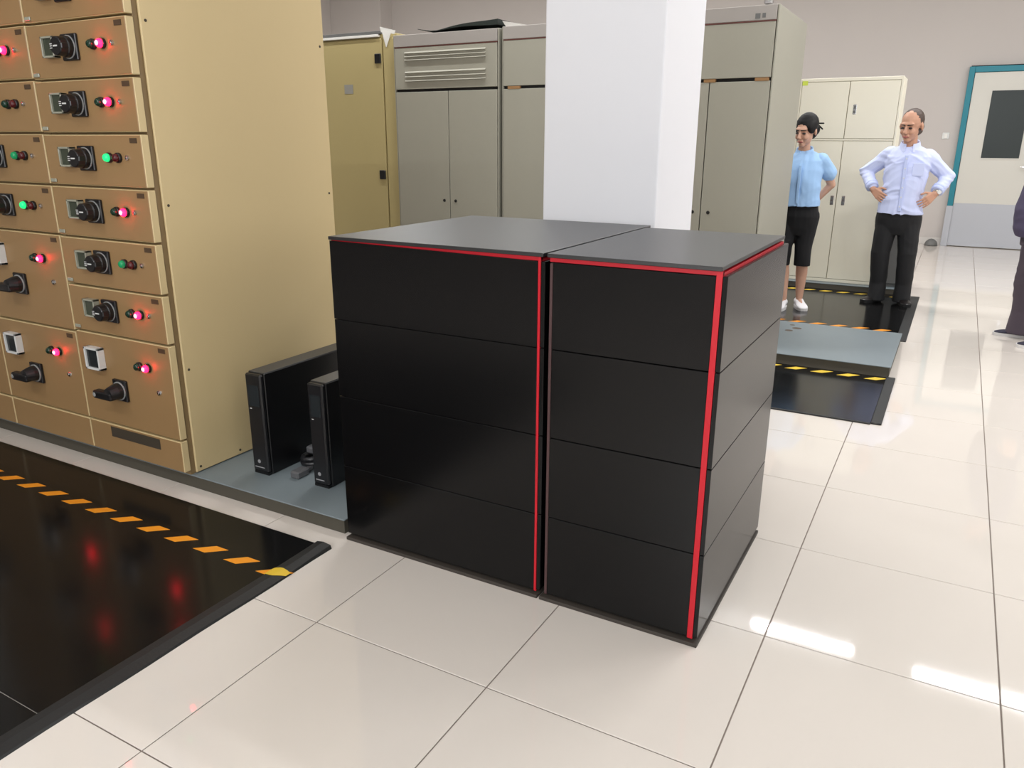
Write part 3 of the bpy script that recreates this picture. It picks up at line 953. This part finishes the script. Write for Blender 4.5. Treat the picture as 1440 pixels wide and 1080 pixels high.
hand(B, (.842, 6.262, 1.005), (.62, -.42, -.50), (.55, .75, -.1), 1, 0.55, 0.165)
hand(B, (1.335, 6.255, .985), (-.58, -.42, -.62), (-.55, .75, -.1), -1, 0.55, 0.165)
for (hp, kn, an) in (((1.00, 6.32, .82), (.972, 6.30, .47), (.985, 6.33, .10)), ((1.155, 6.32, .82), (1.185, 6.30, .47), (1.195, 6.33, .10))):
    B.cap(hp, .082, kn, .054).cap(kn, .052, an, .038)
B.cap((.985, 6.33, .09), .030, (.94, 6.27, .040), .018).cap((1.195, 6.33, .09), .030, (1.22, 6.25, .040), .018)
body = B.build('body', 'skin', mn, 0.0055, 3)
face_parts(body, HM, mn)
B = Blob(); B.M = HM
B.ell((0, .0245, .0322), .0788, .0935, .0895, (0.0, 0, 0))
B.ell((0, .036, -.022), .0775, .070, .055)
B.ell((.0, .046, -.055), .066, .062, .040)
B.build('hair', 'hair_thin', mn, 0.0035, 4)['label'] = 'thin receding dark hair'
B = Blob()
B.loft([(1.076, 6.31, .800, .188, .142), (1.076, 6.31, .86, .182, .140), (1.076, 6.31, .95, .165, .132), (1.079, 6.315, 1.08, .172, .135), (1.084, 6.325, 1.20, .185, .132),
        (1.085, 6.33, 1.285, .185, .118), (1.085, 6.335, 1.335, .150, .095), (1.085, 6.335, 1.375, .085, .075)])
for (sh_, el, wr_) in (((.942, 6.345, 1.300), (.752, 6.425, 1.155), (.822, 6.298, 1.04)), ((1.233, 6.345, 1.280), (1.408, 6.425, 1.120), (1.352, 6.290, 1.02))):
    B.cap(sh_, .072, el, .058).cap(el, .057, wr_, .047)
B.build('shirt', 'shirt_m', mn, 0.006, 2, 0.013, (13, 8, 15), 3.1)
for (a, b) in (((.812, 6.315, 1.058), (.836, 6.274, 1.018)), ((1.361, 6.307, 1.040), (1.340, 6.266, .998))):
    a, b = Vector(a), Vector(b)
    MB().lathe(a, b - a, ((0, .046), (.002, .0535), (.026, .055), (.028, .0515), (.030, .0535), (.054, .052), (.057, .046)), 22).build('rolled_cuff', 'cuff_m', mn, True)
def collar(parent, c, rx, ry, h, material):
    """folded shirt collar: a tilted band round the neck, open at the throat, and two points"""
    m_ = MB()
    rs = []
    for i in range(25):
        a = math.radians(-90 + 22 + (360 - 44) * i / 24)
        ca, sa = math.cos(a), math.sin(a)
        z = c[2] + 0.022 * sa
        pt = 0.030 * max(0.0, -sa - .45) / .55
        o1, o2 = 1.0, 1.28
        rs.append([(c[0] + rx * o1 * ca, c[1] + ry * o1 * sa, z), (c[0] + rx * o1 * ca, c[1] + ry * o1 * sa, z + h),
                   (c[0] + rx * 1.08 * ca, c[1] + ry * 1.08 * sa, z + h + .003),
                   (c[0] + rx * o2 * ca, c[1] + ry * (o2 + .35 * pt / .03 * .5) * sa, z - .006 - pt), (c[0] + rx * 1.12 * ca, c[1] + ry * 1.12 * sa, z - .008 - pt)])
    m_.rings(rs, True)
    return m_.build('collar', material, parent, False)


collar(mn, (1.082, 6.318, 1.372), .068, .066, .036, 'shirt_m')
B = MB()
B.box(1.064, 1.092, 6.166, 6.180, .83, 1.30, .003)
pk = B.build('placket', 'cuff_m', mn)
bt = MB()
for i in range(6):
    bt.lathe((1.078, 6.166, .87 + .08 * i), (0, -1, 0), ((0, .006), (.003, .005), (.0035, 0)), 10)
bt.build('buttons', 'white', pk)
bx('pocket', 'shirt_m', mn, 1.135, 1.225, 6.186, 6.197, 1.13, 1.235, .002)
B = Blob()
B.loft([(1.076, 6.32, .62, .165, .080), (1.076, 6.32, .68, .184, .105), (1.076, 6.32, .76, .188, .124), (1.076, 6.32, .84, .180, .126)])
for (hp, kn, an) in (((.995, 6.32, .78), (.970, 6.30, .46), (.985, 6.335, .065)), ((1.160, 6.32, .78), (1.188, 6.30, .46), (1.196, 6.335, .065))):
    B.cap(hp, .098, kn, .080)
    B.loft([(an[0], an[1] - .022, .024, .078, .100), (an[0], an[1] - .014, .09, .074, .088), (an[0], an[1] - .005, .18, .070, .078), (kn[0], kn[1], .46, .079, .080), (kn[0], kn[1], .5, .07, .07)])
B.build('trousers', 'trousers', mn, 0.0075, 3, 0.006, (10, 10, 6), 1.7)
shoe(mn, (1.015, 6.375), (.885, 6.185), 'shoe_b', 'sole_b')
shoe(mn, (1.190, 6.385), (1.255, 6.135), 'shoe_b', 'sole_b')
wt = MB().cyl((1.345, 6.275, 1.003), (1.336, 6.257, .986), .0335, .0325, 20)
wt.build('watch', 'watch', mn, True)['label'] = 'wrist watch with pale metal band'
MB().lathe((1.362, 6.246, 1.000), (.35, -.85, .1), ((0, .018), (.008, .018), (.0085, 0)), 16).build('watch_case', 'white', mn)

# --- the woman, arms behind her back
wn = thing('person', (0.34, 5.60, 0.0072), 'person in sky blue short-sleeved shirt, black cropped pants and white sneakers, looking down', 'person')
HW = hmat((0.338, 5.550, 1.497), -0.34, 0.30, 0.05, 1.06)
B = Blob()
head(B, HW, True)
B.cap((.335, 5.635, 1.25), .050, (.328, 5.585, 1.42), .045)
B.loft([(.345, 5.61, .80, .130, .095), (.345, 5.61, .95, .120, .09), (.34, 5.615, 1.12, .130, .092), (.335, 5.625, 1.24, .140, .085), (.335, 5.63, 1.32, .06, .055)])
for (sh_, el, wr_) in (((.480, 5.650, 1.262), (.560, 5.735, 1.06), (.430, 5.745, .90)), ((.190, 5.620, 1.262), (.110, 5.72, 1.06), (.275, 5.745, .90))):
    B.cap(sh_, .042, el, .034).cap(el, .032, wr_, .022)
hand(B, (.430, 5.745, .90), (-.85, .1, -.45), (0, .9, .1), 1, 0.5, 0.155)
hand(B, (.275, 5.760, .90), (.85, .12, -.45), (0, .9, .1), -1, 0.5, 0.155)
for (hp, kn, an) in (((.425, 5.61, .80), (.415, 5.600, .44), (.418, 5.650, .10)), ((.275, 5.61, .80), (.262, 5.555, .44), (.302, 5.545, .10))):
    B.cap(hp, .075, kn, .050)
    mid = Vector(kn) * .62 + Vector(an) * .38 + Vector((0, .018, 0))
    B.cap(kn, .047, mid, .050).cap(mid, .049, an, .030)
B.cap((.418, 5.65, .07), .028, (.455, 5.58, .04), .022).cap((.302, 5.545, .07), .028, (.295, 5.47, .04), .022)
body = B.build('body', 'skin_w', wn, 0.0055, 3)
face_parts(body, HW, wn)
B = Blob(); B.M = HW
B.ell((0, .024, .038), .080, .094, .088, (0.10, 0, 0))
B.ell((.056, .004, .030), .028, .062, .052, (.25, 0, 0))
B.ell((-.056, .004, .030), .028, .062, .052, (.25, 0, 0))
B.ell((0, .055, -.035), .060, .055, .055)
B.ell((.01, .118, -.030), .036, .036, .044)
hr = B.build('hair', 'hair', wn, 0.005, 3)
hr['label'] = 'black hair tied in a low bun'
B = Blob(); B.M = HW
B.cap((-.02, .135, .012), .007, (.075, .125, .018), .006)
B.cap((.02, .140, .0), .007, (.060, .135, -.03), .006)
B.build('hair_clip', 'gap', hr, 0.004, 1)
B = Blob()
B.loft([(.345, 5.60, .885, .162, .122), (.345, 5.60, .96, .156, .118), (.342, 5.605, 1.08, .150, .116), (.338, 5.612, 1.18, .158, .112),
        (.336, 5.622, 1.255, .155, .098), (.335, 5.628, 1.30, .118, .080), (.335, 5.630, 1.335, .064, .062)])
B.cap((.470, 5.645, 1.255), .064, (.535, 5.710, 1.155), .066)
B.cap((.200, 5.620, 1.255), .064, (.135, 5.690, 1.155), .066)
B.build('shirt', 'shirt_w', wn, 0.006, 2, 0.011, (15, 8, 7), 8.3)
collar(wn, (.333, 5.618, 1.322), .060, .058, .030, 'shirt_w')
bx('placket', 'shirt_w', wn, .326, .348, 5.476, 5.490, .91, 1.22, .003)
B = Blob()
B.loft([(.346, 5.605, .64, .140, .070), (.347, 5.61, .70, .156, .095), (.348, 5.61, .80, .158, .113), (.348, 5.61, .91, .140, .105)])
for (hp, kn) in (((.430, 5.61, .80), (.415, 5.600, .43)), ((.270, 5.61, .80), (.258, 5.555, .43))):
    B.cap(hp, .086, (kn[0], kn[1], .52), .070)
    B.loft([(kn[0], kn[1], .385, .066, .070), (kn[0], kn[1], .46, .067, .072), (kn[0], kn[1] + .008, .60, .074, .078)])
B.build('cropped_pants', 'capri', wn, 0.007, 3, 0.005, (10, 10, 6), 5.2)
s1, d1, n1 = shoe(wn, (.395, 5.715), (.490, 5.500), 'shoe_w', 'sole_w', 0.085, 0.046)
s2, d2, n2 = shoe(wn, (.300, 5.610), (.292, 5.375), 'shoe_w', 'sole_w', 0.085, 0.046)
for s_, hl, d_, n_ in ((s1, (.395, 5.715), d1, n1), (s2, (.300, 5.610), d2, n2)):
    m_ = MB()
    for i in range(4):
        c = Vector((hl[0], hl[1], 0)) + d_ * (.235 * (.40 + .085 * i)) + Vector((0, 0, .006 + .078 - .011 * i))
        m_.tube([c - n_ * .024 - Vector((0, 0, .010)), c, c + n_ * .024 - Vector((0, 0, .010))], .004, 6)
    m_.build('laces', 'paper', s_)

# --- the third person, cut by the right edge of the photo, facing left
tp = thing('person', (2.13, 5.22, 0.0), 'person in dark purple jacket and trousers, mostly cut off by the right photo edge', 'person')
HT = hmat((2.045, 5.22, 1.60), -math.pi / 2 + 0.1, 0.1, 0)
B = Blob()
head(B, HT)
B.cap((2.10, 5.22, 1.36), .058, (2.075, 5.22, 1.53), .052)
B.loft([(2.09, 5.22, .85, .105, .15), (2.08, 5.22, 1.0, .11, .15), (2.08, 5.22, 1.2, .11, .16), (2.10, 5.22, 1.34, .10, .17), (2.11, 5.22, 1.42, .06, .07)])
for sg in (-1, 1):
    sh_, el, wr_ = (2.12, 5.22 + sg * .19, 1.36), (2.16, 5.22 + sg * .235, 1.08), (2.13, 5.22 + sg * .22, .84)
    B.cap(sh_, .048, el, .038).cap(el, .036, wr_, .026)
    hand(B, wr_, (-.15, 0, -.95), (0, -sg, 0), sg, 0.5, .17)
for (hp, kn, an) in (((2.11, 5.30, .84), (2.085, 5.33, .48), (2.10, 5.37, .10)), ((2.11, 5.14, .84), (2.15, 5.08, .48), (2.22, 5.03, .10))):
    B.cap(hp, .08, kn, .054).cap(kn, .052, an, .038)
B.cap((2.10, 5.37, .07), .03, (2.02, 5.375, .040), .018).cap((2.22, 5.03, .07), .03, (2.15, 5.028, .040), .018)
body = B.build('body', 'skin', tp, 0.006, 3)
face_parts(body, HT, tp)
B = Blob(); B.M = HT
B.ell((0, .022, .034), .082, .096, .092, (0.10, 0, 0))
B.ell((0, .045, -.03), .070, .062, .055)
B.build('hair', 'hair', tp, 0.006, 3)
B = Blob()
B.loft([(2.06, 5.22, .765, .150, .185), (2.05, 5.22, .82, .168, .195), (2.045, 5.22, .95, .170, .195), (2.055, 5.22, 1.10, .155, .185), (2.075, 5.22, 1.25, .140, .195), (2.10, 5.22, 1.37, .115, .19), (2.11, 5.22, 1.43, .07, .09)])
for sg in (-1, 1):
    sh_, el, wr_ = (2.12, 5.22 + sg * .18, 1.35), (2.16, 5.22 + sg * .235, 1.08), (2.135, 5.22 + sg * .222, .87)
    B.cap(sh_, .075, el, .062).cap(el, .06, wr_, .050)
B.build('jacket', 'jacket', tp, 0.008, 3, 0.008, (9, 9, 8), 2.2)
B = Blob()
B.loft([(2.08, 5.22, .70, .135, .17), (2.08, 5.22, .86, .135, .17)])
for (hp, kn, an) in (((2.08, 5.30, .80), (2.06, 5.33, .47), (2.075, 5.37, .08)), ((2.11, 5.14, .80), (2.15, 5.08, .47), (2.21, 5.03, .08))):
    B.cap(hp, .115, (kn[0], kn[1], .5), .095)
    B.loft([(an[0], an[1], .030, .105, .085), (an[0], an[1], .2, .090, .080), (kn[0], kn[1], .45, .10, .088), (kn[0], kn[1], .52, .09, .08)])
B.build('trousers', 'trouser_p', tp, 0.008, 3, 0.007, (10, 10, 6), 6.6)
shoe(tp, (2.155, 5.370), (1.895, 5.380), 'shoe_n', 'sole_w', .08, .047, 0.0)
shoe(tp, (2.285, 5.030), (2.030, 5.022), 'shoe_n', 'sole_w', .08, .047, 0.0)
